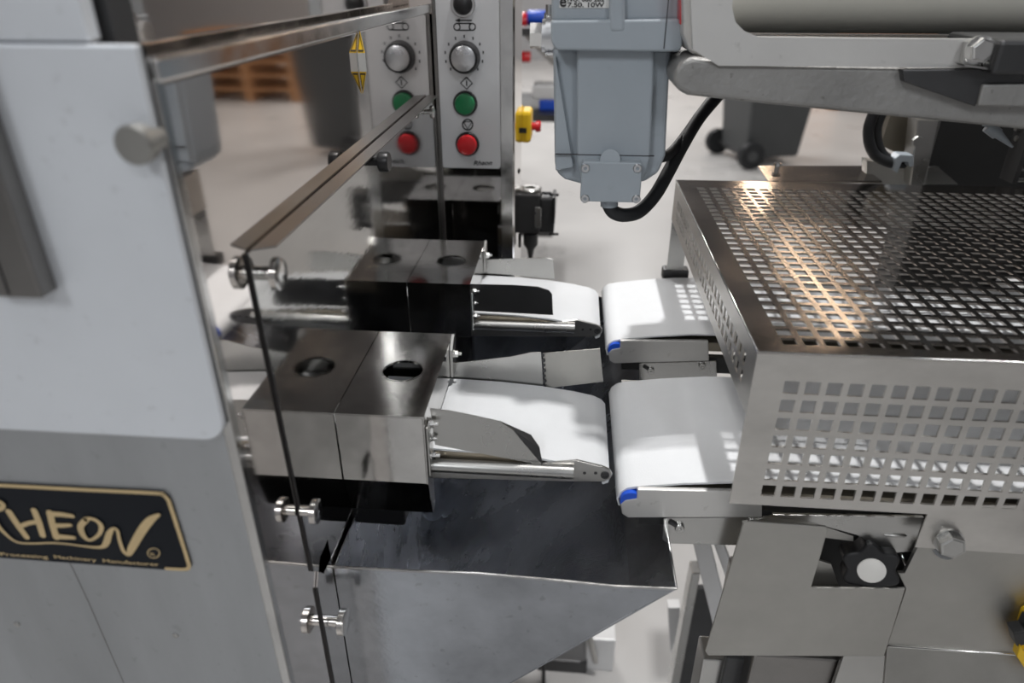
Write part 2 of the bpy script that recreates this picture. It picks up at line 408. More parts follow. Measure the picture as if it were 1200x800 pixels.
def side_knob(px, py, r, L, name, m, x=XD, parent=door):
    o = on(px, py, 'x', x)
    return MB().lathe(o, (1, 0, 0), [(0, r * .42), (L * .62, r * .42), (L * .62, r * .9), (L * .66, r), (L * .95, r), (L, r * .9), (L, .0001)]).build(name, m, parent)
side_knob(306, 320, .0098, .0125, 'knob', 'chrome'); side_knob(353, 598, .0088, .0125, 'knob', 'chrome')
side_knob(424, 189, .0085, .024, 'black_knob', 'black'); side_knob(497, 131, .0075, .012, 'knob', 'chrome')
# lower side panel under the door
XL = XM + .0016
lp = thing('lower_side_panel', 'polished steel panel with a round knob, fixed beside the scrap chute', 'panel', (XL, .40, .6))
l0 = on(372, 688, 'x', XL)
MB().prism([V((XL, l0.y, l0.z)), V((XL, l0.y + .012, l0.z + .018)), V((XL, .3965, l0.z + .018)), V((XL, .3965, .60)), V((XL, l0.y, .60))], (-.0012, 0, 0)).build('panel_sheet', 'mirror', lp)
MB().box(XL - .0014, XL + .0003, l0.y - .0012, l0.y, .60, l0.z).build('edge_gasket', 'black', lp)
side_knob(384, 727, .0105, .0155, 'knob', 'chrome', XL, lp)

# folded warning sticker standing off the wall
st = thing('warning_sticker', 'yellow triangular warning sticker peeling off the polished wall', 'sticker', on(422, 72, 'x', XM))
a, b, c, d = (on(p[0], p[1], 'x', XM + .0005) for p in ((421, 34), (425, 110), (419, 62), (421, 84)))
def bow(p, dx): return p + V((dx, 0, 0))
tip1, tip2 = bow(c, .010), bow(d, .010)
MB().prism([a, bow(c, .006), c], (0, .0006, 0)).build('yellow_face', 'yellow', st)
MB().prism([c, bow(c, .006), bow(d, .006), d], (0, .0006, 0)).build('peeled_fold', 'paper', st)
MB().prism([d, bow(d, .006), b], (0, .0006, 0)).build('yellow_face', 'yellow', st)
for (p, s0, s1) in ((a, c, .7), (b, d, .7)):
    g = (p + s0 + bow(s0, .006)) / 3
    tri = [g + (vv - g) * .80 for vv in (p, bow(s0, .006), s0)]; inn = [g + (vv - g) * .60 for vv in (p, bow(s0, .006), s0)]
    MB().prism([v_ + V((0, -.0005, 0)) for v_ in tri], (0, .0003, 0), [[v_ + V((0, -.0005, 0)) for v_ in inn]]).build('black_triangle', 'ink', st)

# ================================================================== control cabinet
PY = .938
cx1 = on(603, 200, 'y', PY).x
cab = thing('control_cabinet', 'slim stainless control cabinet with green and red push buttons', 'control panel', ((XM + cx1) / 2, PY + .06, 0))
MB().box(XM + .003, cx1, PY + .002, PY + .13, .12, 1.47).build('cabinet_body', 'mirror', cab, .002)
pz = on(560, 197, 'y', PY).z
px0, px1b = on(517, 150, 'y', PY).x, on(586, 150, 'y', PY).x
fp = MB().prism(rrect(px0, px1b, pz, 1.45, .003, PY - .0012), (0, .003, 0)).build('face_plate', 'panelgrey', cab, .0004)
MB().box(px1b + .0008, cx1 - .002, PY - .0006, PY + .003, .6, 1.45).build('edge_strip', 'chrome', cab, .0006)
MB().box(XM + .0014, px0 - .0006, PY - .0006, PY + .003, pz - .12, 1.45).build('edge_strip', 'grip', cab, .0004)
fy = PY - .0012
def button(px, py, name, m):
    o = on(px, py, 'y', fy)
    b_ = MB().lathe(o, (0, -1, 0), [(0, .0158), (.004, .0158), (.0055, .0148), (.0055, .0135), (.003, .0132)]).build(name, 'black', cab)
    MB().lathe(o, (0, -1, 0), [(0, .0132), (.0085, .0132), (.0105, .0122), (.0110, .0105), (.0110, .0001)]).build('button_cap', m, b_)
button(545.5, 121, 'start_button', 'green'); button(548, 168.5, 'stop_button', 'red')
o = on(545, 67, 'y', fy)
kn = MB().lathe(o, (0, -1, 0), [(0, .0195), (.006, .0195), (.016, .0178), (.017, .0165), (.017, .0150)], 36).build('speed_dial', 'black', cab)
MB().lathe(o, (0, -1, 0), [(.0165, .0152), (.018, .0150), (.0185, .0140), (.0185, .0001)], 36).build('dial_cap', 'alu', kn)
o = on(543, 5, 'y', fy)
il = MB().lathe(o, (0, -1, 0), [(0, .0150), (.005, .0150), (.006, .0140), (.006, .0120), (.003, .0118)]).build('indicator_lamp', 'alu', cab)
MB().lathe(o, (0, -1, 0), [(0, .0118), (.007, .0112), (.011, .0085), (.0125, .0045), (.0128, .0001)]).build('lamp_lens', 'black', il)
iy = fy - .0003
def pr(pts, wd, name='printed_symbol', m='ink', n=None):
    return ribbon(pts, wd, iy).build(name, m, fp)
pr([(534, 24), (553, 24)], .8); pr([(539, 22.3), (534, 24), (539, 25.7)], .9)
def ring_px(cx, cy, rx, ry, n=20): return [(cx + rx * math.cos(2 * math.pi * i / n), cy + ry * math.sin(2 * math.pi * i / n)) for i in range(n + 1)]
pr(ring_px(535.5, 31.5, 3.6, 4), .8); pr(ring_px(553.5, 31.5, 3.6, 4), .8); pr([(535, 27.5), (554, 27.5)], .8); pr([(535, 35.5), (554, 35.5)], .8)
for i in range(11):
    t = math.radians(135 + 27 * i); pr([(544 + 22.5 * math.cos(t) - .8, 65 + 22.5 * math.sin(t)), (544 + 22.5 * math.cos(t) + .8, 65 + 22.5 * math.sin(t))], 1.8, 'dial_mark')
pr([(546.5, 90.5), (553.5, 97.5), (547, 104.5), (539.8, 97.5), (546.5, 90.5)], .9); pr([(546.7, 94), (546.9, 101)], .9)
pr(ring_px(548, 146, 6, 6.2), .9); pr([(543, 142.5), (553, 142.5), (548, 151), (543, 142.5)], .8)
text_obj('printed_logo', 'Rheon', on(555, 193.5, 'y', iy), on(577, 193, 'y', iy), .0062, 'ink', fp, .35, bold=.02)

# regulator bolted to the cabinet side
rg = thing('air_regulator', 'dark grey pneumatic filter regulator beside the control cabinet', 'regulator', on(628, 300, 'y', 1.02))
ry = 1.02
def ybox(px0, py0, px1, py1, y0, y1, name, m, parent, bevel=.001):
    a_, b_ = on(px0, py0, 'y', y0), on(px1, py1, 'y', y0)
    return MB().box(min(a_.x, b_.x), max(a_.x, b_.x), y0, y1, min(a_.z, b_.z), max(a_.z, b_.z)).build(name, m, parent, bevel)
ybox(602, 228, 632, 274, ry, ry + .05, 'body', 'dark', rg, .002)
ybox(633, 233, 649, 273, ry + .005, ry + .045, 'gauge_block', 'dark', rg, .002)
ybox(647, 232, 650, 262, ry + .001, ry + .05, 'gauge_plate', 'black', rg)
ybox(627, 243, 634, 268, ry - .004, ry, 'label_strip', 'steel', rg)
c0 = on(621, 230, 'y', ry + .025); MB().lathe(c0, (0, 0, 1), [(0, .017), (.012, .017), (.014, .015), (.014, .009), (.010, .009), (.010, .0001)]).build('adjusting_cap', 'steel', rg)
c0 = on(622, 273, 'y', ry + .022); MB().lathe(c0, (0, 0, -1), [(0, .0115), (.018, .0115), (.026, .006), (.045, .0025), (.045, .0001)]).build('drain_bowl', 'dark', rg)
c0 = on(605, 274, 'y', ry + .022); MB().lathe(c0, (0, 0, -1), [(0, .008), (.02, .008), (.026, .0035), (.026, .0001)]).build('drain_bowl', 'dark', rg)
for qx, qy in ((652, 228), (652, 274), (643, 226)):
    c0 = on(qx - 8, qy, 'y', ry + .02); MB().cyl(c0, c0 + V((.014, 0, 0)), .0022, n=8).build('fitting', 'dark', rg)
for qx, qy in ((606, 200),): 
    sk = on(qx, qy, 'y', ry); MB().lathe(sk, (0, -1, 0), [(0, .005), (.006, .0045), (.006, .0001)]).build('grommet', 'black', rg)

# yellow safety switch and its plate
es = thing('emergency_switch', 'yellow safety switch box with red knob on a pale post', 'switch', (on(608, 172, 'y', 1.17).x, 1.17, 0))
ybox(599, 129, 610, 172, 1.10, 1.16, 'switch_box', 'yellow', es, .004); ybox(609, 131, 622, 168, 1.095, 1.15, 'switch_cover', 'yellow', es, .005)
ybox(611, 150, 617, 156, 1.093, 1.096, 'keyhole', 'black', es, 0)
c0 = on(622, 148, 'y', 1.12); MB().lathe(c0, (1, 0, 0), [(0, .006), (.008, .006), (.008, .0085), (.014, .0085), (.016, .007), (.016, .0001)]).build('red_knob', 'red', es)
pa_, pb_ = on(599, 100, 'y', 1.165), on(609, 300, 'y', 1.165)
MB().box(pa_.x, pb_.x, 1.165, 1.185, 0, pa_.z).build('mounting_post', 'whitepaint', es, .001)
for qy in (104, 116): 
    c0 = on(604, qy, 'y', 1.16); MB().lathe(c0, (0, -1, 0), [(0, .009), (.012, .009), (.016, .006), (.016, .0001)]).build('gland', 'dark', es)

# ================================================================== lanes: hood + outfeed conveyor
NEAR, FAR = 0.0, .2635
HX = -.1064; HY0, HY1, HZ = .4445, .587, 1.010
stud_x = fast_mesh('stud', (1, 0, 0), .0036); stud_s = fast_mesh('stud', (1, 0, 0), .0026)
def make_hood():
    t = thing('discharge_hood', 'boxy polished steel discharge hood with round top hole, below the door knob', 'machine hood', ((XM + HX) / 2, .515, .94), None)
    hz0 = on(497, 567, 'y', HY0).z
    hole = on(472, 434, 'z', HZ); r = .0175
    MB().prism([V((XD + .0004, HY0, HZ)), V((HX, HY0, HZ)), V((HX, HY1, HZ)), V((XD + .0004, HY1, HZ))], (0, 0, -.0015),
               [circle(hole, r, UX, UY, 36)]).build('top_plate', 'hood', t)
    MB().lathe(hole, (0, 0, -1), [(-.0004, r * 1.045), (-.0004, r), (.002, r)], 36).build('hole_rim', 'hood', t)
    MB().box(XD + .0004, HX, HY0, HY0 + .0015, hz0, HZ - .0002).build('front_plate', 'hood', t, .0005)
    zb = on(497, 600, 'y', HY0 + .009).z
    MB().prism([V((XD + .0004, HY0, hz0)), V((HX, HY0, hz0)), V((HX, HY0 + .009, zb)), V((XD + .0004, HY0 + .009, zb))], (0, .0015, 0)).build('front_skirt', 'hood', t)
    MB().prism([V((HX, HY0, HZ - .001)), V((HX, HY1, HZ - .001)), V((HX, HY1, .975)), V((HX, HY1 - .012, .9745)), V((HX, .472, .9745)), V((HX, .4655, .967)), V((HX, .4655, zb)), V((HX, HY0 + .009, zb)), V((HX, HY0, hz0))], (-.0015, 0, 0)).build('side_plate', 'hood', t)
    MB().box(XD + .0004, HX - .002, HY1 - .0015, HY1, .92, HZ - .0006).build('rear_plate', 'hood', t)
    mb0, mb1 = on(410, 600, 'y', HY0 + .016), on(475, 617, 'y', HY0 + .016)
    MB().box(mb0.x, mb1.x, HY0 + .016, HY0 + .06, mb1.z, zb + .012).build('motor_block', 'black', t, .003)
    # ear with its nut at the back, nuts at the front
    e0 = MB().prism([V((HX + .0005, HY1 - .008, HZ + .004)), V((HX + .0005, HY1 - .002, HZ + .002)), V((HX + .0005, HY1 - .002, .975)), V((HX + .0005, HY1 - .022, .975)), V((HX + .0005, HY1 - .022, HZ - .006))], (.0025, 0, 0)).build('ear', 'steel', t)
    put('nut', stud_x, (HX + .003, HY1 - .013, .996), e0)
    MB().box(HX + .0002, HX + .002, HY0 + .003, HY0 + .019, .950, .998).build('clamp_plate', 'steel', t, .0006)
    put('nut', stud_x, (HX + .002, HY0 + .010, .9975), t); put('nut', stud_x, (HX + .002, HY0 + .010, .9665), t); put('nut', stud_s, (HX + .002, HY0 + .012, .982), t)
    return t
hood1 = make_hood()
hood2 = copy_tree(hood1); hood2.location.y += FAR
hood2['label'] = 'boxy polished steel discharge hood with a round top hole, in front of the control cabinet'

BLY0, BLY1 = .4635, .5765
def make_outfeed(near):
    t = thing('outfeed_conveyor', 'narrow white belt with steel guide plates leaving the hood below the door knob' if near else 'narrow white belt with steel guide plates leaving the hood by the control cabinet',
              'conveyor', (-.03, .52, .88), None)
    back = [(-.17, .9665), (-.13, .9665), (-.10, .9665), (-.06, .9655), (-.02, .9625), (.01, .9585), (.030, .9545), (.0385, .9505), (.0425, .9455), (.0415, .9405), (.037, .9385)]
    top = [V((x, BLY0, z)) for x, z in back]
    low = [V((x - (.002 if x > .035 else 0), BLY0, z - .0018)) for x, z in back[:-2]] + [V((.0385, BLY0, .9425)), V((.036, BLY0, .9403))]
    bt = MB()
    loop = top + list(reversed(low))
    bt.prism(loop, (0, BLY1 - BLY0, 0)); b_ = bt.build('belt', 'belt', t)
    for p in b_.data.polygons:
        if abs(p.normal.y) < .5: p.use_smooth = True
    MB().prism([V((-.17, BLY0 + .001, .964)), V((-.06, BLY0 + .001, .963)), V((.01, BLY0 + .001, .956)), V((.030, BLY0 + .001, .952)), V((.036, BLY0 + .001, .944)), V((.030, BLY0 + .001, .940)), V((-.17, BLY0 + .001, .934))], (0, BLY1 - BLY0 - .002, 0)).build('bed', 'olive', t)
    rz = on(590, 549, 'y', BLY0 - .006).z
    MB().cyl((-.15, BLY0 - .006, rz), (on(672, 551, 'y', BLY0 - .006).x, BLY0 - .006, rz), .0058, n=20).build('side_rod', 'steel', t)
    nz = on(715, 556, 'y', BLY0 - .001)
    nosep = Y([(505, 551), (665, 541), (676, 540), (706, 547), (715, 551), (717.5, 556), (715, 561), (707, 564.5), (660, 564), (505, 560)], BLY0 - .002)
    npt = MB().prism(nosep, (0, .0028, 0)).build('nose_plate', 'steel', t, .0005)
    ob = on(709, 556.5, 'y', BLY0 - .002)
    put('pivot_screw', MB().lathe((0, 0, 0), (0, -1, 0), [(0, .0036), (.0008, .0036), (.0008, .0022), (.0001, .002), (.0001, .0001)], 16).mesh('pivot_screw', 'dark'), ob, npt)
    for qx in (685, 698): put('pin_hole', MB().lathe((0, 0, 0), (0, -1, 0), [(0, .0014), (.0003, .0014), (.0003, .0001)], 10).mesh('pin_hole', 'dark'), on(qx, 554, 'y', BLY0 - .002), npt)
    # front guide: folded sheet standing along the belt
    if near:
        g = MB().prism(Y([(504, 479), (524, 481), (545, 485), (586, 494), (600, 503), (636, 545), (510, 521)], BLY0 - .004), (0, .0012, 0)).build('front_guide', 'steel', t)
        gy = BLY0 - .004
        p1, p2, p3, p4 = on(586, 494, 'y', gy), on(636, 545, 'y', gy), on(632, 524, 'y', gy + .006), on(622, 510, 'y', gy + .010)
        MB().prism([p1, p2, p3, p4], (0, .0012, 0)).build('guide_tip', 'dark', t)
    else:
        MB().prism([p - V((0, FAR, 0)) for p in Y([(550, 333), (600, 334), (630, 336), (643, 340), (647, 345), (648, 369), (552, 364)], BLY0 + FAR - .004)], (0, .0012, 0)).build('front_guide', 'dark', t)
    # rear guide, bent at its end
    ryy = BLY1 + .002
    if near:
        MB().prism(Y([(508, 428), (555, 423), (598, 418), (622, 413), (634, 413), (637, 458), (560, 449), (508, 449)], ryy), (0, .0012, 0)).build('rear_guide', 'steel', t)
        a_, b_ = on(635, 414, 'y', ryy), on(638, 458, 'y', ryy)
        p = [on(636, 414, 'y', ryy), on(703, 408.5, 'y', ryy - .012), on(707, 447, 'y', ryy - .012), on(639, 455, 'y', ryy)]
        MB().prism(p, (0, .0012, 0)).build('rear_guide_end', 'matte', t)
        for k in range(7):
            cpt = on(636.5 + .35 * k, 416 + 6 * k, 'y', ryy - .0006)
            MB().cyl(cpt, cpt + V((0, -.0009, 0)), .0014 + .0005 * (k % 2), n=8).build('weld_bead', 'dark', t)
    else:
        pts = Y([(551, 305), (600, 303), (640, 302), (648, 304), (650, 327), (600, 322), (552, 319)], ryy + FAR)
        MB().prism([p - V((0, FAR, 0)) for p in pts], (0, .0012, 0)).build('rear_guide', 'steel', t)
    return t
oc1 = make_outfeed(True)
oc2 = make_outfeed(False); oc2.location.y += FAR

# ================================================================== scrap chute under the belts
ch = thing('scrap_chute', 'open stainless scrap chute sloping under the white belts', 'chute', (-.05, .6, .62))
CY0, CY1 = .3975, .93
fr = [on(386, 664, 'y', CY0), on(480, 669, 'y', CY0), on(560, 672, 'y', CY0), on(640, 679, 'y', CY0), on(720, 687, 'y', CY0), on(793, 690, 'y', CY0), on(600, 800, 'y', CY0)]
rimz = fr[5].z; rx = fr[5].x
low = on(560, 823, 'y', CY0)
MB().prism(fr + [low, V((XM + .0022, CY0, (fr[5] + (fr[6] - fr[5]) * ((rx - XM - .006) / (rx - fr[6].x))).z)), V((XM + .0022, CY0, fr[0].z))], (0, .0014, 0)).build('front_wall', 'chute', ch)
MB().tube([p + V((0, .0002, .0002)) for p in fr[:6]], .0012, 8).build('ground_rim', 'chrome', ch)
dirv = (fr[6] - fr[5]).normalized()
mid = fr[5] + dirv * .045 + V((.0, 0, .003)); end = fr[5] + dirv * ((rx - XM - .0034) / -dirv.x)
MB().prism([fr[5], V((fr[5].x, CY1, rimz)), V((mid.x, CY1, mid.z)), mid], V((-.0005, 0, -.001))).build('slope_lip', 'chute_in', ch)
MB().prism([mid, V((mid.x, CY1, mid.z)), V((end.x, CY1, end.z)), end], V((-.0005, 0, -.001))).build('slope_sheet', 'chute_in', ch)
MB().tube([fr[5], V((rx, .62, rimz)), V((rx, CY1, rimz))], .0009, 8).build('side_rim', 'chrome', ch)
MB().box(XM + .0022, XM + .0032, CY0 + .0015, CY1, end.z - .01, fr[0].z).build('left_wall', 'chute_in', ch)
MB().prism([V((XM + .004, CY1, .94)), V((rx, CY1, rimz)), V((end.x, CY1, end.z)), V((XM + .004, CY1, end.z))], (0, .0014, 0)).build('rear_wall', 'chute', ch)

# ================================================================== right machine: infeed conveyors
RY0_, RY1_ = .4525, .617
sock_y = fast_mesh('socket', (0, -1, 0), .0040, 'steel')
def make_infeed(near):
    t = thing('infeed_conveyor', 'wide white belt entering the perforated guard beside the scrap chute front' if near else 'wide white belt entering the far end of the perforated guard',
              'conveyor', (.25, .535, .85), None)
    n0 = on(723, 577, 'y', RY0_)
    zA = on(740, 569, 'y', RY0_).z; zB = on(865, 564, 'y', RY0_).z
    x0 = n0.x
    up = [(.75, zB - .002), (.33, zB - .001), (.21, zB + .0015), (on(865, 564, 'y', RY0_).x, zB), (.10, zA + (zB - zA) * .55), (x0 + .016, zA), (x0 + .008, zA - .0022), (x0 + .0025, zA - .007), (x0, zA - .014), (x0 + .002, zA - .021)]
    lo = [(a + .0016 * (1 if a < .08 else 0), b_ - (.0018 if a > x0 + .004 else .0006)) for a, b_ in up]
    b_ = MB().prism([V((a, RY0_, c)) for a, c in up] + [V((a, RY0_, c)) for a, c in reversed(lo)], (0, RY1_ - RY0_, 0)).build('belt', 'belt', t)
    for p in b_.data.polygons:
        if abs(p.normal.y) < .5: p.use_smooth = True
    MB().prism([V((.75, RY0_ + .002, zB - .004)), V((x0 + .020, RY0_ + .002, zA - .0025)), V((x0 + .020, RY0_ + .002, zA - .013)), V((.75, RY0_ + .002, zB - .018))], (0, RY1_ - RY0_ - .004, 0)).build('bed', 'olive', t)
    rc = V((x0 + .0115, RY0_ - .0045, zA - .0125))
    MB().cyl(rc, rc + V((0, RY1_ - RY0_ + .004, 0)), .0088, n=28).build('nose_roller', 'blue', t)
    # front frame bar with rounded nose
    fpts = Y([(727, 591), (733, 586), (746, 584), (747, 573.5), (865, 576), (893, 577), (893, 606), (736, 606.5), (729, 602)], RY0_ - .005)
    fb = MB().prism(fpts, (0, .0045, 0)).build('frame_bar', 'frame', t, .0008)
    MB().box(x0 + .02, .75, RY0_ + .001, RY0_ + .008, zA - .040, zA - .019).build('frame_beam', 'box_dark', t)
    bp = MB().prism(Y([(777, 608), (783, 606.5), (905, 606), (905, 640), (784, 637), (776, 633)], RY0_ - .004), (0, .0025, 0)).build('bracket_plate', 'steel', t, .0006)
    put('slot_screw', sock_y, on(796, 617, 'y', RY0_ - .004), bp)
    put('slot_screw', sock_y, on(881, 612, 'y', RY0_ - .004), bp)
    s0 = on(785, 611, 'y', RY0_ - .0045); s1 = on(794, 616, 'y', RY0_ - .0045)
    MB().cyl(s0, s1, .0021, n=10).build('slot', 'dark', bp)
    # rear frame bar
    MB().box(x0 + .012, .75, RY1_ - .001, RY1_ + .006, zA - .040, zA - .001).build('rear_bar', 'matte', t, .001)
    return t
ic1 = make_infeed(True)
ic2 = make_infeed(False); ic2.location.y += .2585

# ================================================================== perforated guard
GX, GY0, GY1, GZ = on(888, 412, 'y', .432).x, .432, .886, on(888, 412, 'y', .432).z
GX1 = .70
gd = thing('perforated_guard', 'large stainless guard box with square perforations over the belts', 'guard', (.4, .65, .95))
PT, HO = .0147, .0102
PZ = .01536
gb = on(864, 590, 'y', GY0).z
# top: holes start .022 from the left edge
nu = int((GX1 - GX - .03) / PT); nv = int((GY1 - GY0 - .030) / PT)
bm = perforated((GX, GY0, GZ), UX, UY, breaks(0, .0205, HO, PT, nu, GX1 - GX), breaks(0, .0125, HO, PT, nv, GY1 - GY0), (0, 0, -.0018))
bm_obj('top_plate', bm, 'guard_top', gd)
fz1 = on(915, 446, 'y', GY0).z
f0 = on(920, 446, 'y', GY0)
H = GZ - .0018 - gb
bm = perforated((GX, GY0, gb), UX, UZ, breaks(0, f0.x - GX, HO, PT, nu, GX1 - GX), breaks(0, fz1 - gb - .0105 - 6 * PZ, .0105, PZ, 7, H), (0, .0018, 0))
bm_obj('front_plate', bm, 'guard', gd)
ap = Y([(1080, 600), (1083, 605), (1072, 641), (1098, 641)], GY0)
MB().prism(Y([(1091, 592), (1072, 641), (1210, 650), (1400, 660), (1400, 594), (1210, 592)], GY0 + .0005), (0, .0012, 0)).build('apron', 'guard', gd)
lz0 = GZ - .052
nv2 = int((GY1 - GY0 - .05) / PT)
bm = perforated((GX, GY0 + .0018, lz0), UY, UZ, breaks(0, .024, HO, PT, nv2, GY1 - GY0 - .0018), breaks(0, .011, HO, PT, 2, .052 - .0018), (.0018, 0, 0))
bm_obj('side_plate', bm, 'guard', gd)
MB().cyl((GX + .0004, GY0 + .0004, GZ - .0004), (GX + .0004, GY1, GZ - .0004), .0007, n=8).build('folded_edge', 'chrome', gd)
MB().cyl((GX + .0004, GY0 + .0004, GZ - .0004), (GX1, GY0 + .0004, GZ - .0004), .0007, n=8).build('folded_edge', 'chrome', gd)
MB().box(GX + .0005, GX + .022, GY1 - .004, GY1 - .002, .966, lz0).build('leg', 'steel', gd)
MB().box(GX - .004, GX + .030, GY1 - .006, GY1 + .014, .950, .966).build('foot', 'dark', gd, .002)
MB().box(GX + .022, GX1, GY1 - .004, GY1 - .002, lz0, GZ - .002).build('rear_plate', 'guard', gd)

# ================================================================== right machine lower body
lb = thing('conveyor_base', 'stainless conveyor base with a black star knob and a hex bolt', 'machine base', (.4, .65, 0))
# slanted gusset between frame and base
MB().prism(Y([(905, 603), (1083, 606), (1070, 646), (1045, 648), (1035, 645), (1004, 627), (950, 612)], .446), (0, .003, 0)).build('gusset', 'steel', lb, .0005)
MB().prism(Y([(870, 612), (905, 606), (945, 610), (1000, 628), (1000, 634), (905, 622)], .4475), (0, .003, 0)).build('gusset', 'matte', lb)
ws = on(1052, 627, 'y', .446)
MB().lathe(ws + V((-.011, 0, 0)), (1, 0, 0), [(0, .0006), (.002, .0016), (.016, .0017), (.018, .0006)], 10).build('weld_seam', 'steel', lb)
# plate with a cut-out
cyq = .428
pl = MB().prism(Y([(871, 613), (876, 611), (968, 617), (970, 621), (960, 657), (950.5, 688.5), (1061, 689.5), (1036, 769), (830, 768), (826.5, 763)], cyq), (0, .002, 0)).build('cover_plate', 'matte', lb, .0005)
MB().prism(Y([(958, 656), (974, 661), (988, 700), (945, 700)], .440), (0, .002, 0)).build('inner_plate', 'matte', lb)
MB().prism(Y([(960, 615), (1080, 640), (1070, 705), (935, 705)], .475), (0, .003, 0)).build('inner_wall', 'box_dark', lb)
# star knob with white cap
ko = on(1015, 653, 'y', .452); kax = V((-.18, -1, .22)).normalized()
u = kax.orthogonal().normalized(); w2 = kax.cross(u)
prof = []
for i in range(70):
    t = 2 * math.pi * i / 70; prof.append((t, .0208 + .0026 * math.cos(6 * t + .6)))
base = [ko + (u * math.cos(t) + w2 * math.sin(t)) * r for t, r in prof]
kb_ = MB().prism(base, kax * .019).build('star_knob', 'black', lb, .002, 3)
cap = ko + kax * .0188
MB().lathe(cap, kax, [(0, .0108), (.0012, .0108), (.0018, .0095), (.0018, .0001)]).build('white_cap', 'white', kb_)
MB().cyl(ko - kax * .03, ko + kax * .002, .008).build('knob_shaft', 'steel', kb_)
MB().cyl(on(1056, 648, 'y', .46), on(1064, 668, 'y', .455), .0012, n=8).build('wire_hook', 'chrome', lb)
MB().cyl(on(1064, 668, 'y', .455), on(1078, 645, 'y', .46), .0012, n=8).build('wire_hook', 'chrome', lb)
# base box: front plate, step, lower face
bf = .440
MB().prism(Y([(1076, 640), (1060, 672), (1053, 672), (1062, 690), (1040, 756), (1210, 767), (1500, 786), (1500, 660), (1210, 648)], bf), (0, .004, 0)).build('base_front', 'matte', lb, .0006)
s0, s1 = on(1040, 756, 'y', bf), on(1500, 786, 'y', bf)
s2 = on(1068, 812, 'y', bf - .012)
MB().prism([s0, s1, V((s1.x, bf - .016, s1.z - .06)), V((s0.x + .004, bf - .016, s0.z - .06))], (0, .004, 0)).build('lower_face', 'matte', lb, .0006)
MB().cyl(s0 + V((0, -.0006, 0)), s1 + V((0, -.0006, 0)), .0010, n=8).build('folded_edge', 'chrome', lb)
hexm = fast_mesh('hex', V((-.06, -1, .1)).normalized(), .0098, 'steel')
MB().cyl(on(1108, 640, 'y', bf - .0008), on(1108, 640, 'y', bf - .0002), .0100).build('bolt_notch', 'black', lb)
put('hex_bolt', hexm, on(1111, 633, 'y', GY0 - .0004), lb)
# struts and rails below
ybox(824, 772, 850, 840, .50, .53, 'rail', 'steel', lb, .002)
ybox(852, 770, 862, 840, .49, .50, 'rail', 'dark', lb, .002)
ybox(862, 770, 882, 840, .50, .53, 'rail', 'steel', lb, .002)
ybox(884, 766, 1050, 860, .47, .60, 'drip_tray', 'grip', lb, .003)
ybox(990, 764, 1044, 860, .462, .468, 'drip_tray_end', 'steel', lb, .001)
# legs of the stand
for (x_, y_) in ((.335, .95), (.62, .95), (.62, .48)):
    MB().box(x_, x_ + .04, y_, y_ + .04, 0, .93).build('leg', 'whitepaint', lb, .003)
lx = on(838, 650, 'y', .80)
MB().prism(Y([(812, 636), (833, 636), (862, 756), (846, 775)], .72), (0, .03, 0)).build('diagonal_brace', 'whitepaint', lb, .002)
MB().prism(Y([(836, 636), (848, 636), (872, 700), (866, 720)], .74), (0, .02, 0)).build('diagonal_brace', 'whitepaint', lb, .002)
MB().prism(Y([(818, 690), (835, 690), (840, 815), (792, 815)], .86), (0, .01, 0)).build('side_shield', 'dark', lb)
a0 = on(806, 700, 'y', .88); 
MB().prism(Y([(811, 672), (821, 672), (794, 815), (784, 815)], .85), (0, .03, 0)).build('leg', 'steel', lb, .002)
MB().prism(Y([(783, 712), (797, 712), (795, 740), (786, 765)], .93), (0, .02, 0)).build('gusset', 'whitepaint', lb)
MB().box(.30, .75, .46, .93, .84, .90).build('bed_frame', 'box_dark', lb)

# small foot of the left machine seen under the chute
ft = thing('cabinet_stand', 'white steel stand with a dark foot below the scrap chute', 'stand', on(705, 800, 'y', 1.0))
ft.location.z = 0
za = on(700, 742, 'y', 1.0).z
pa_, pb_ = on(688, 748, 'y', 1.0), on(722, 748, 'y', 1.0)
MB().box(pa_.x, pb_.x, 1.0, 1.05, 0, pa_.z).build('post', 'whitepaint', ft, .003)
ybox(630, 772, 687, 792, .99, 1.06, 'cross_beam', 'dark', ft, .003)
ybox(620, 792, 687, 812, .98, 1.05, 'lower_beam', 'steel', ft, .003)
MB().cyl(on(690, 742, 'y', .99), on(698, 775, 'y', .99), .006).build('clamp_lever', 'steel', ft)
MB().cyl(on(637, 770, 'y', .96), on(637, 830, 'y', .96), .004).build('rod', 'black', ft)

# ================================================================== gearmotor
gm = thing('gearmotor', 'blue-grey gearmotor with terminal box and black cable above the belts', 'motor', on(715, 215, 'y', .66))
my = .607
MB().prism(Y([(648, 56), (787, 56), (784, 100), (780, 183), (772, 203), (755, 214), (680, 216), (662, 211), (652, 203), (650, 190)], my + .012), (0, .058, 0)).build('motor_body', 'paint', gm, .004, 3)
MB().prism(Y([(676, 50), (767, 50), (765, 120), (762, 186), (756, 208), (681, 210), (676, 190)], my), (0, .03, 0)).build('front_block', 'paint', gm, .0025, 3)
MB().prism([on(651, 66, 'y', my + .004), on(672, 196, 'y', my + .004), on(651, 200, 'y', my + .004)], (0, .012, 0)).build('side_rib', 'paint', gm, .001)
MB().prism(Y([(645, 24), (796, 22), (800, 30), (800, 55), (796, 61), (652, 59), (646, 50)], my - .012), (0, .078, 0)).build('gearbox_flange', 'paint', gm, .006, 4)
MB().prism(Y([(646, -70), (800, -70), (798, 26), (646, 28)], my - .004), (0, .068, 0)).build('gearbox', 'paint', gm, .004, 3)
MB().prism(Y([(714, -40), (732, -40), (733, 38), (714, 38)], my - .013), (0, .03, 0)).build('gearbox_rib', 'paint', gm, .003, 3)
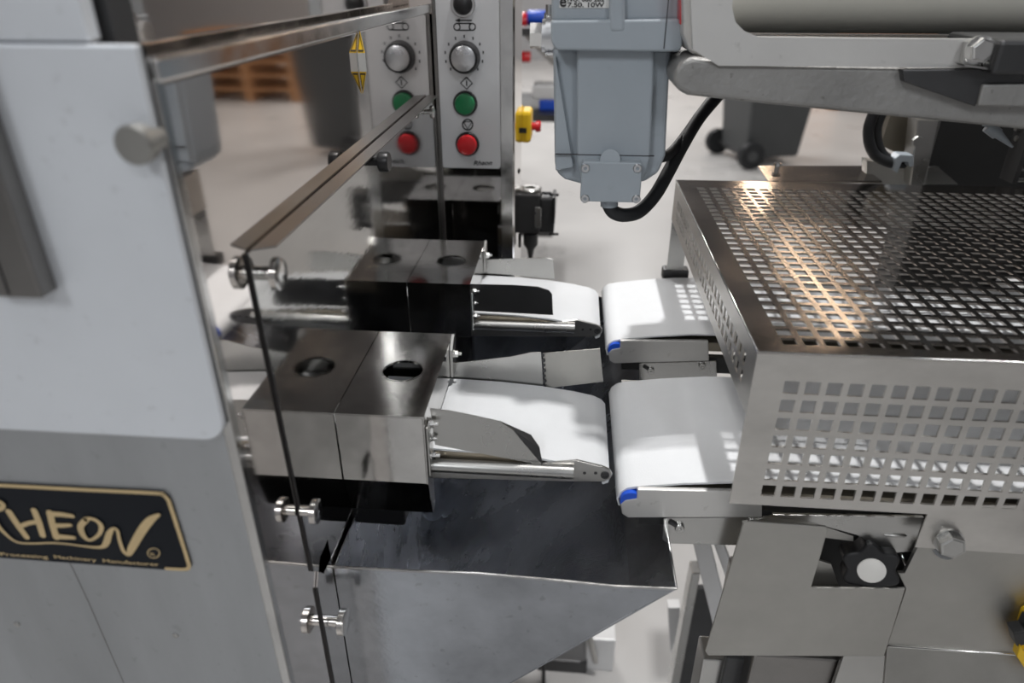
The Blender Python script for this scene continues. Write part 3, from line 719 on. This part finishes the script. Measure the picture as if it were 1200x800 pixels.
sm_ = on(781, 20, 'y', my - .0128); sm2 = on(778, 62, 'y', my - .0128)
MB().box(sm_.x, sm_.x + .0008, my - .0126, my - .012, sm2.z + .003, sm_.z + .05).build('seam', 'dark', gm)
MB().box(on(767, 190, 'y', my).x - .085, on(766, 190, 'y', my).x, my - .0003, my + .002, on(700, 182, 'y', my).z, on(700, 181, 'y', my).z).build('seam', 'dark', gm)
# rating label
lt = ybox(656, -14, 714, 9.5, my - .0046, my - .004, 'rating_label', 'paper', gm, 0)
for s, a_, b_, h in (('e', (655.8, 7.6), (663.5, 7.6), .0085), ('NO. 680 282', (665, 1.6), (708, 1.6), .0033), ('7.50. 10W', (665, 8.2), (708, 8.2), .0033)):
    text_obj('label_print', s, on(*a_, 'y', my - .0047), on(*b_, 'y', my - .0047), h, 'ink', lt, bold=.02)
# terminal box cover
ty = my - .012
tc_ = MB().prism(rrect(on(681, 210, 'y', ty).x, on(752, 210, 'y', ty).x, on(715, 237, 'y', ty).z, on(715, 190, 'y', ty).z, .003, ty), (0, .013, 0)).build('terminal_cover', 'paint', gm, .0012)
so = fast_mesh('socket', (0, -1, 0), .0037, 'alu')
for qx, qy in ((686, 197), (747, 197), (685.5, 232.5), (745.5, 233)): put('cover_screw', so, on(qx, qy, 'y', ty) + V((0, .001, 0)), tc_)
MB().cyl(on(715, 187, 'y', ty + .003), on(715, 187, 'y', ty + .010), .0085).build('drain_boss', 'paint', gm)
# hex plug and breather on the left
pq = on(648, 42, 'y', my + .03)
MB().cyl(pq + V((.01, 0, 0)), pq - V((.006, 0, 0)), .016).cyl(pq - V((.006, 0, 0)), pq - V((.009, 0, 0)), .013).build('plug_flange', 'alu', gm)
MB().cyl(pq - V((.009, 0, 0)), pq - V((.019, 0, 0)), .0105, n=6).build('hex_plug', 'chrome', gm)
pq = on(646, 24, 'y', my + .03)
MB().cyl(pq, pq - V((.006, 0, 0)), .006, n=6).cyl(pq + V((-.002, 0, 0)), pq + V((-.002, 0, .012)), .003).build('breather', 'chrome', gm)
# cable
cpx = [(714, 232, .613), (714, 241, .613), (720, 249, .614), (733, 252, .617), (750, 247, .626), (768, 228, .645), (784, 200, .668), (800, 170, .69), (818, 140, .715), (838, 116, .74), (856, 96, .77)]
MB().tube(spline([tuple(on(a_, b_, 'y', c_)) for a_, b_, c_ in cpx], 6), .0063, 14).build('cable', 'rubber', gm)
MB().tube(spline([tuple(on(a_, b_, 'y', c_)) for a_, b_, c_ in [(772, 184, .65), (782, 182, .665), (796, 168, .69), (822, 132, .725), (846, 100, .765)]], 6), .005, 12).build('cable', 'rubber', gm)
MB().cyl(on(714, 228, 'y', .613), on(714, 241, 'y', .613), .0078).build('cable_gland', 'paint', gm)
ybox(786, 60, 795, 92, my + .015, my + .06, 'mounting_flange', 'dark', gm, .002)

# ================================================================== roller head
HYF = .567
hd_ = thing('roller_head', 'stainless roller head with a cream roller above the perforated guard', 'machine head', (.4, .75, 1.19))
# side frame with rounded window
win = []
outer = Y([(806, -75), (1420, -75), (1420, 84), (1210, 80), (842, 77), (834, 72), (812, 58)], HYF)
ww = [(860, -60), (858, 10), (862, 26), (872, 36), (888, 43), (1000, 44.5), (1380, 48), (1380, -60)]
MB().prism(outer, (0, .005, 0), [Y(ww, HYF)], False).build('side_frame', 'frame', hd_)
MB().prism(Y([(799, -75), (820, -75), (828, 70), (808, 62), (800, 40)], HYF + .012), (0, .05, 0)).build('frame_return', 'frame', hd_, .003)
MB().prism(Y([(797.5, -20), (800, -20), (799.5, 30), (797, 28)], HYF + .02), (0, .02, 0)).build('red_strip', 'red', hd_)
rz0 = on(1000, 39, 'y', .70).z
MB().cyl((on(835, 0, 'y', .70).x, .70, rz0 + .044), (.95, .70, rz0 + .044), .044, n=48).build('roller', 'cream', hd_)
MB().box(on(862, 0, 'y', HYF + .014).x, .95, HYF + .03, HYF + .19, rz0 - .035, rz0 - .004).build('under_roller_shade', 'box_dark', hd_)  # black box added for the dark shadow band under the roller
# lower cast beam
cast = Y([(846, 74), (838, 70), (812, 66), (800, 71), (792, 79), (788, 94), (793, 105), (806, 112), (905, 123), (1010, 133), (1100, 142), (1200, 152), (1450, 176), (1450, 84), (1210, 81)], HYF + .004)
MB().prism(cast, (0, .12, 0)).build('cast_beam', 'casting', hd_, .004, 3)
MB().prism(Y([(1058, 82), (1060, 96), (1143, 125), (1153, 98), (1200, 99), (1200, 80)], HYF - .004), (0, .009, 0)).build('wedge_plate', 'dark', hd_, .0008)
MB().prism(Y([(1152, 99), (1210, 98), (1300, 100), (1300, 128), (1146, 124)], HYF - .007), (0, .012, 0)).build('cast_pad', 'casting', hd_, .0015)
br = MB().prism(Y([(1133, 49), (1186, 49), (1186, 84), (1128, 75)], HYF - .006), (0, .006, 0)).build('bracket', 'hood', hd_, .0006)
MB().prism(Y([(1128, 75), (1186, 84), (1190, 86), (1132, 78)], HYF - .014), (0, .012, 0)).build('bracket_flange', 'steel', hd_)
hx2 = fast_mesh('hex', (0, -1, 0), .0085, 'chrome')
put('hex_bolt', hx2, on(1146, 58, 'y', HYF - .006), br)
put('hex_bolt', fast_mesh('hex', (0, -1, 0), .0055, 'steel'), on(1163, 74, 'y', HYF - .008), br)
MB().box(on(1188, 0, 'y', HYF - .02).x, .95, HYF - .02, HYF + .06, on(1188, 84, 'y', HYF).z, on(1188, 47, 'y', HYF - .02).z).build('end_housing', 'dark', hd_, .003)

# machine parts behind the guard
rb = thing('drive_frame', 'dark drive frame with posts standing behind the perforated guard', 'machine frame', (.6, 1.0, 0))
by_ = .96
MB().prism(Y([(1075, 140), (1101, 140), (1084, 218), (1066, 218)], by_), (0, .03, 0)).build('post', 'steel', rb, .002)
bpz = on(1075, 165, 'y', by_)
MB().cyl(on(1074, 165, 'y', by_), on(1074, 165, 'y', by_) - V((0, .006, 0)), .007, n=6).build('hex_bolt', 'steel', rb)
MB().prism(Y([(1045, 130), (1076, 136), (1072, 190), (1032, 170)], by_ + .05), (0, .02, 0)).build('plate', 'olive', rb)
MB().prism(Y([(1016, 188), (1066, 195), (1066, 222), (1016, 222)], by_ + .02), (0, .02, 0)).build('block', 'matte', rb)
MB().box(on(1092, 180, 'y', by_ + .05).x, 1.3, by_ + .05, by_ + .12, .15, 1.62).build('cabinet', 'box_dark', rb)  # unseen upper part added to give the guard top dark reflections
MB().prism(Y([(1085, 197), (1100, 196), (1123, 216), (1084, 216)], by_ + .02), (0, .01, 0)).build('plate', 'steel', rb)
MB().box(on(1180, 180, 'y', .93).x, on(1180, 180, 'y', .93).x + .006, .90, .93, GZ, 1.19).build('chain_guide', 'dark', rb)
for k in range(6):
    c0 = on(1190, 150 + 12 * k, 'y', .92); MB().cyl(c0, c0 + V((.016, 0, 0)), .0035, n=10).build('chain_roller', 'steel', rb)
tp = [on(888, 194, 'z', 1.075), on(1010, 194, 'z', 1.075), on(1034, 212, 'z', 1.075), on(900, 212, 'z', 1.075)]
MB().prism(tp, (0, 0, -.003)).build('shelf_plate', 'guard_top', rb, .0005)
MB().box(.66, 1.0, tp[0].y - .04, tp[0].y - .03, .15, 1.07).build('support', 'steel', rb)
c0 = on(910, 199, 'z', 1.075); MB().lathe(c0, (0, 0, 1), [(0, .003), (.006, .003), (.006, .0062), (.010, .0055), (.011, .0001)], 14).build('mushroom_bolt', 'chrome', rb)
# two black cables in a grey clip
cb = thing('cable_pair', 'pair of thick black cables running into a pale grey plug', 'cable', on(1040, 190, 'y', .95))
for dx, yy in ((0, .955), (9, .965)):
    MB().tube(spline([tuple(on(a_ + dx, b_, 'y', yy)) for a_, b_ in ((1030, 118), (1024, 132), (1018, 150), (1019, 168), (1026, 182), (1042, 190), (1052, 191))], 6), .0068, 12).build('cable', 'rubber', cb)
pg = MB().prism(Y([(1049, 186), (1055, 181), (1071, 182), (1071, 195), (1066, 196), (1064, 190), (1057, 190), (1052, 203), (1047, 200)], .945), (0, .02, 0)).build('plug', 'paint', cb, .001)
c0 = on(1157, 148, 'y', .67); tl = tag(MB().cyl(c0 + V((0, 0, .012)), c0, .004).cyl(c0, c0 + V((.009, -.003, -.006)), .005).cyl(c0 + V((.008, -.0025, -.005)), c0 + V((.022, -.009, -.016)), .004, .001).build('cable_nozzle', 'paint'), 'small grey nozzle poking out under the cast beam', 'nozzle')

# yellow clamp at the lower right
yc = thing('yellow_clamp', 'yellow plastic clamp with black insert hooked on the base corner', 'clamp', on(1200, 760, 'y', .426))
MB().prism(Y([(1206, 726), (1224, 716), (1252, 716), (1252, 800), (1224, 800), (1212, 770), (1196, 760), (1198, 752)], .426), (0, .0139, 0)).build('jaw', 'yellow', yc, .002)
MB().prism(Y([(1188, 742), (1202, 740), (1208, 728), (1212, 740), (1208, 754), (1192, 758)], .422), (0, .012, 0)).build('insert', 'black', yc, .001)
MB().prism(Y([(1196, 756), (1212, 782), (1226, 804), (1216, 806), (1192, 770)], .420), (0, .008, 0)).build('lever', 'yellow', yc, .001)

# ================================================================== far background
def wheelie_bin(loc, rot, label):
    t = thing('wheeled_bin', label, 'bin', (0, 0, 0))
    b0 = [(-.21, -.22), (.21, -.22), (.21, .22), (-.21, .22)]; b1 = [(-.27, -.29), (.27, -.29), (.27, .29), (-.27, .29)]
    vs = [(x, y, .06) for x, y in b0] + [(x, y, .92) for x, y in b1]
    MB().add(vs, [(0, 1, 2, 3), (4, 5, 6, 7), (0, 1, 5, 4), (1, 2, 6, 5), (2, 3, 7, 6), (3, 0, 4, 7)]).build('bin_body', 'bin', t, .02)
    MB().box(-.29, .29, -.31, .31, .92, .955).build('lid', 'bin', t, .012)
    MB().tube([(-.24, .30, .90), (-.24, .36, .93), (.24, .36, .93), (.24, .30, .90)], .014).build('handle', 'bin', t)
    MB().cyl((-.29, .22, .10), (.29, .22, .10), .012).build('axle', 'dark', t)
    for s in (-1, 1):
        wl = MB().lathe((s * .25, .22, .10), (s, 0, 0), [(-.0, .0001), (0, .10), (.055, .10), (.06, .085), (.055, .045), (.055, .0001)]).build('wheel', 'rubber', t)
        MB().cyl((s * .304, .22, .10), (s * .311, .22, .10), .04).build('hub', 'bin', wl)
    t.location = loc; t.rotation_euler.z = rot
    return t
wheelie_bin((1.49, 5.77, 0), math.radians(106), 'dark grey wheeled bin with two wheels turned toward the roller head')

rk = thing('storage_trolley', 'dark steel trolley loaded with coloured parts behind the control cabinet', 'trolley', (-.6, 3.3, 0))
zr, zt_ = on(630, 29, 'y', 3.25).z, on(640, 130, 'y', 3.14).z
for qx in (-.97, -.36):
    for qy in (3.2, 3.6): MB().box(qx, qx + .04, qy, qy + .04, 0, zr - .03).build('post', 'dark', rk)
for qz in (.25, zt_ - .03, zr - .03): MB().box(-.99, -.07, 3.05, 3.66, qz, qz + .03).build('shelf', 'dark', rk)
MB().prism(Y([(606, 34), (612, 32), (652, 72), (648, 78)], 3.15), (0, .03, 0)).build('brace', 'steel', rk)
def bg(name, label, cat, pxs, y, m, cyl=False):
    a_, b_ = on(pxs[0], pxs[1], 'y', y), on(pxs[2], pxs[3], 'y', y)
    mb = MB()
    if cyl: mb.cyl((a_.x, y, (a_.z + b_.z) / 2), (b_.x, y, (a_.z + b_.z) / 2), abs(a_.z - b_.z) / 2)
    else: mb.box(a_.x, b_.x, y, y + .15, b_.z, a_.z)
    o_ = mb.build(name, m, None, .006); tag(o_, label, cat); return o_
bg('blue_roll', 'blue roll lying on the dark trolley behind the cabinet', 'roll', (618, 12, 650, 29), 3.25, 'blue', True)
bg('red_disc', 'red disc at the end of the blue roll', 'disc', (609, 14, 618, 37), 3.24, 'red', True)
bg('white_crate', 'white crate lying above the blue tray', 'crate', (624, 100, 655, 117), 3.14, 'whitepaint')
bg('blue_tray', 'blue tray under the white crate', 'tray', (632, 117, 655, 130), 3.14, 'blue')
bg('red_ball', 'small red round knob hanging at the trolley brace', 'knob', (610, 60, 622, 73), 3.12, 'red', True)
ps = thing('wooden_pallet_stack', 'stack of bare wooden pallets on the hall floor', 'pallets', (3.4, 8.6, 0))
for k in range(5):
    for j in range(5): MB().box(2.8, 4.0, 8.2 + j * .2, 8.3 + j * .2, .12 + k * .15, .145 + k * .15).build('board', 'wood', ps)
    for j in range(3): MB().box(2.8 + j * .55, 2.9 + j * .55, 8.2, 9.1, k * .15 + (.0 if k == 0 else -.005), .12 + k * .15).build('bearer', 'wood', ps)
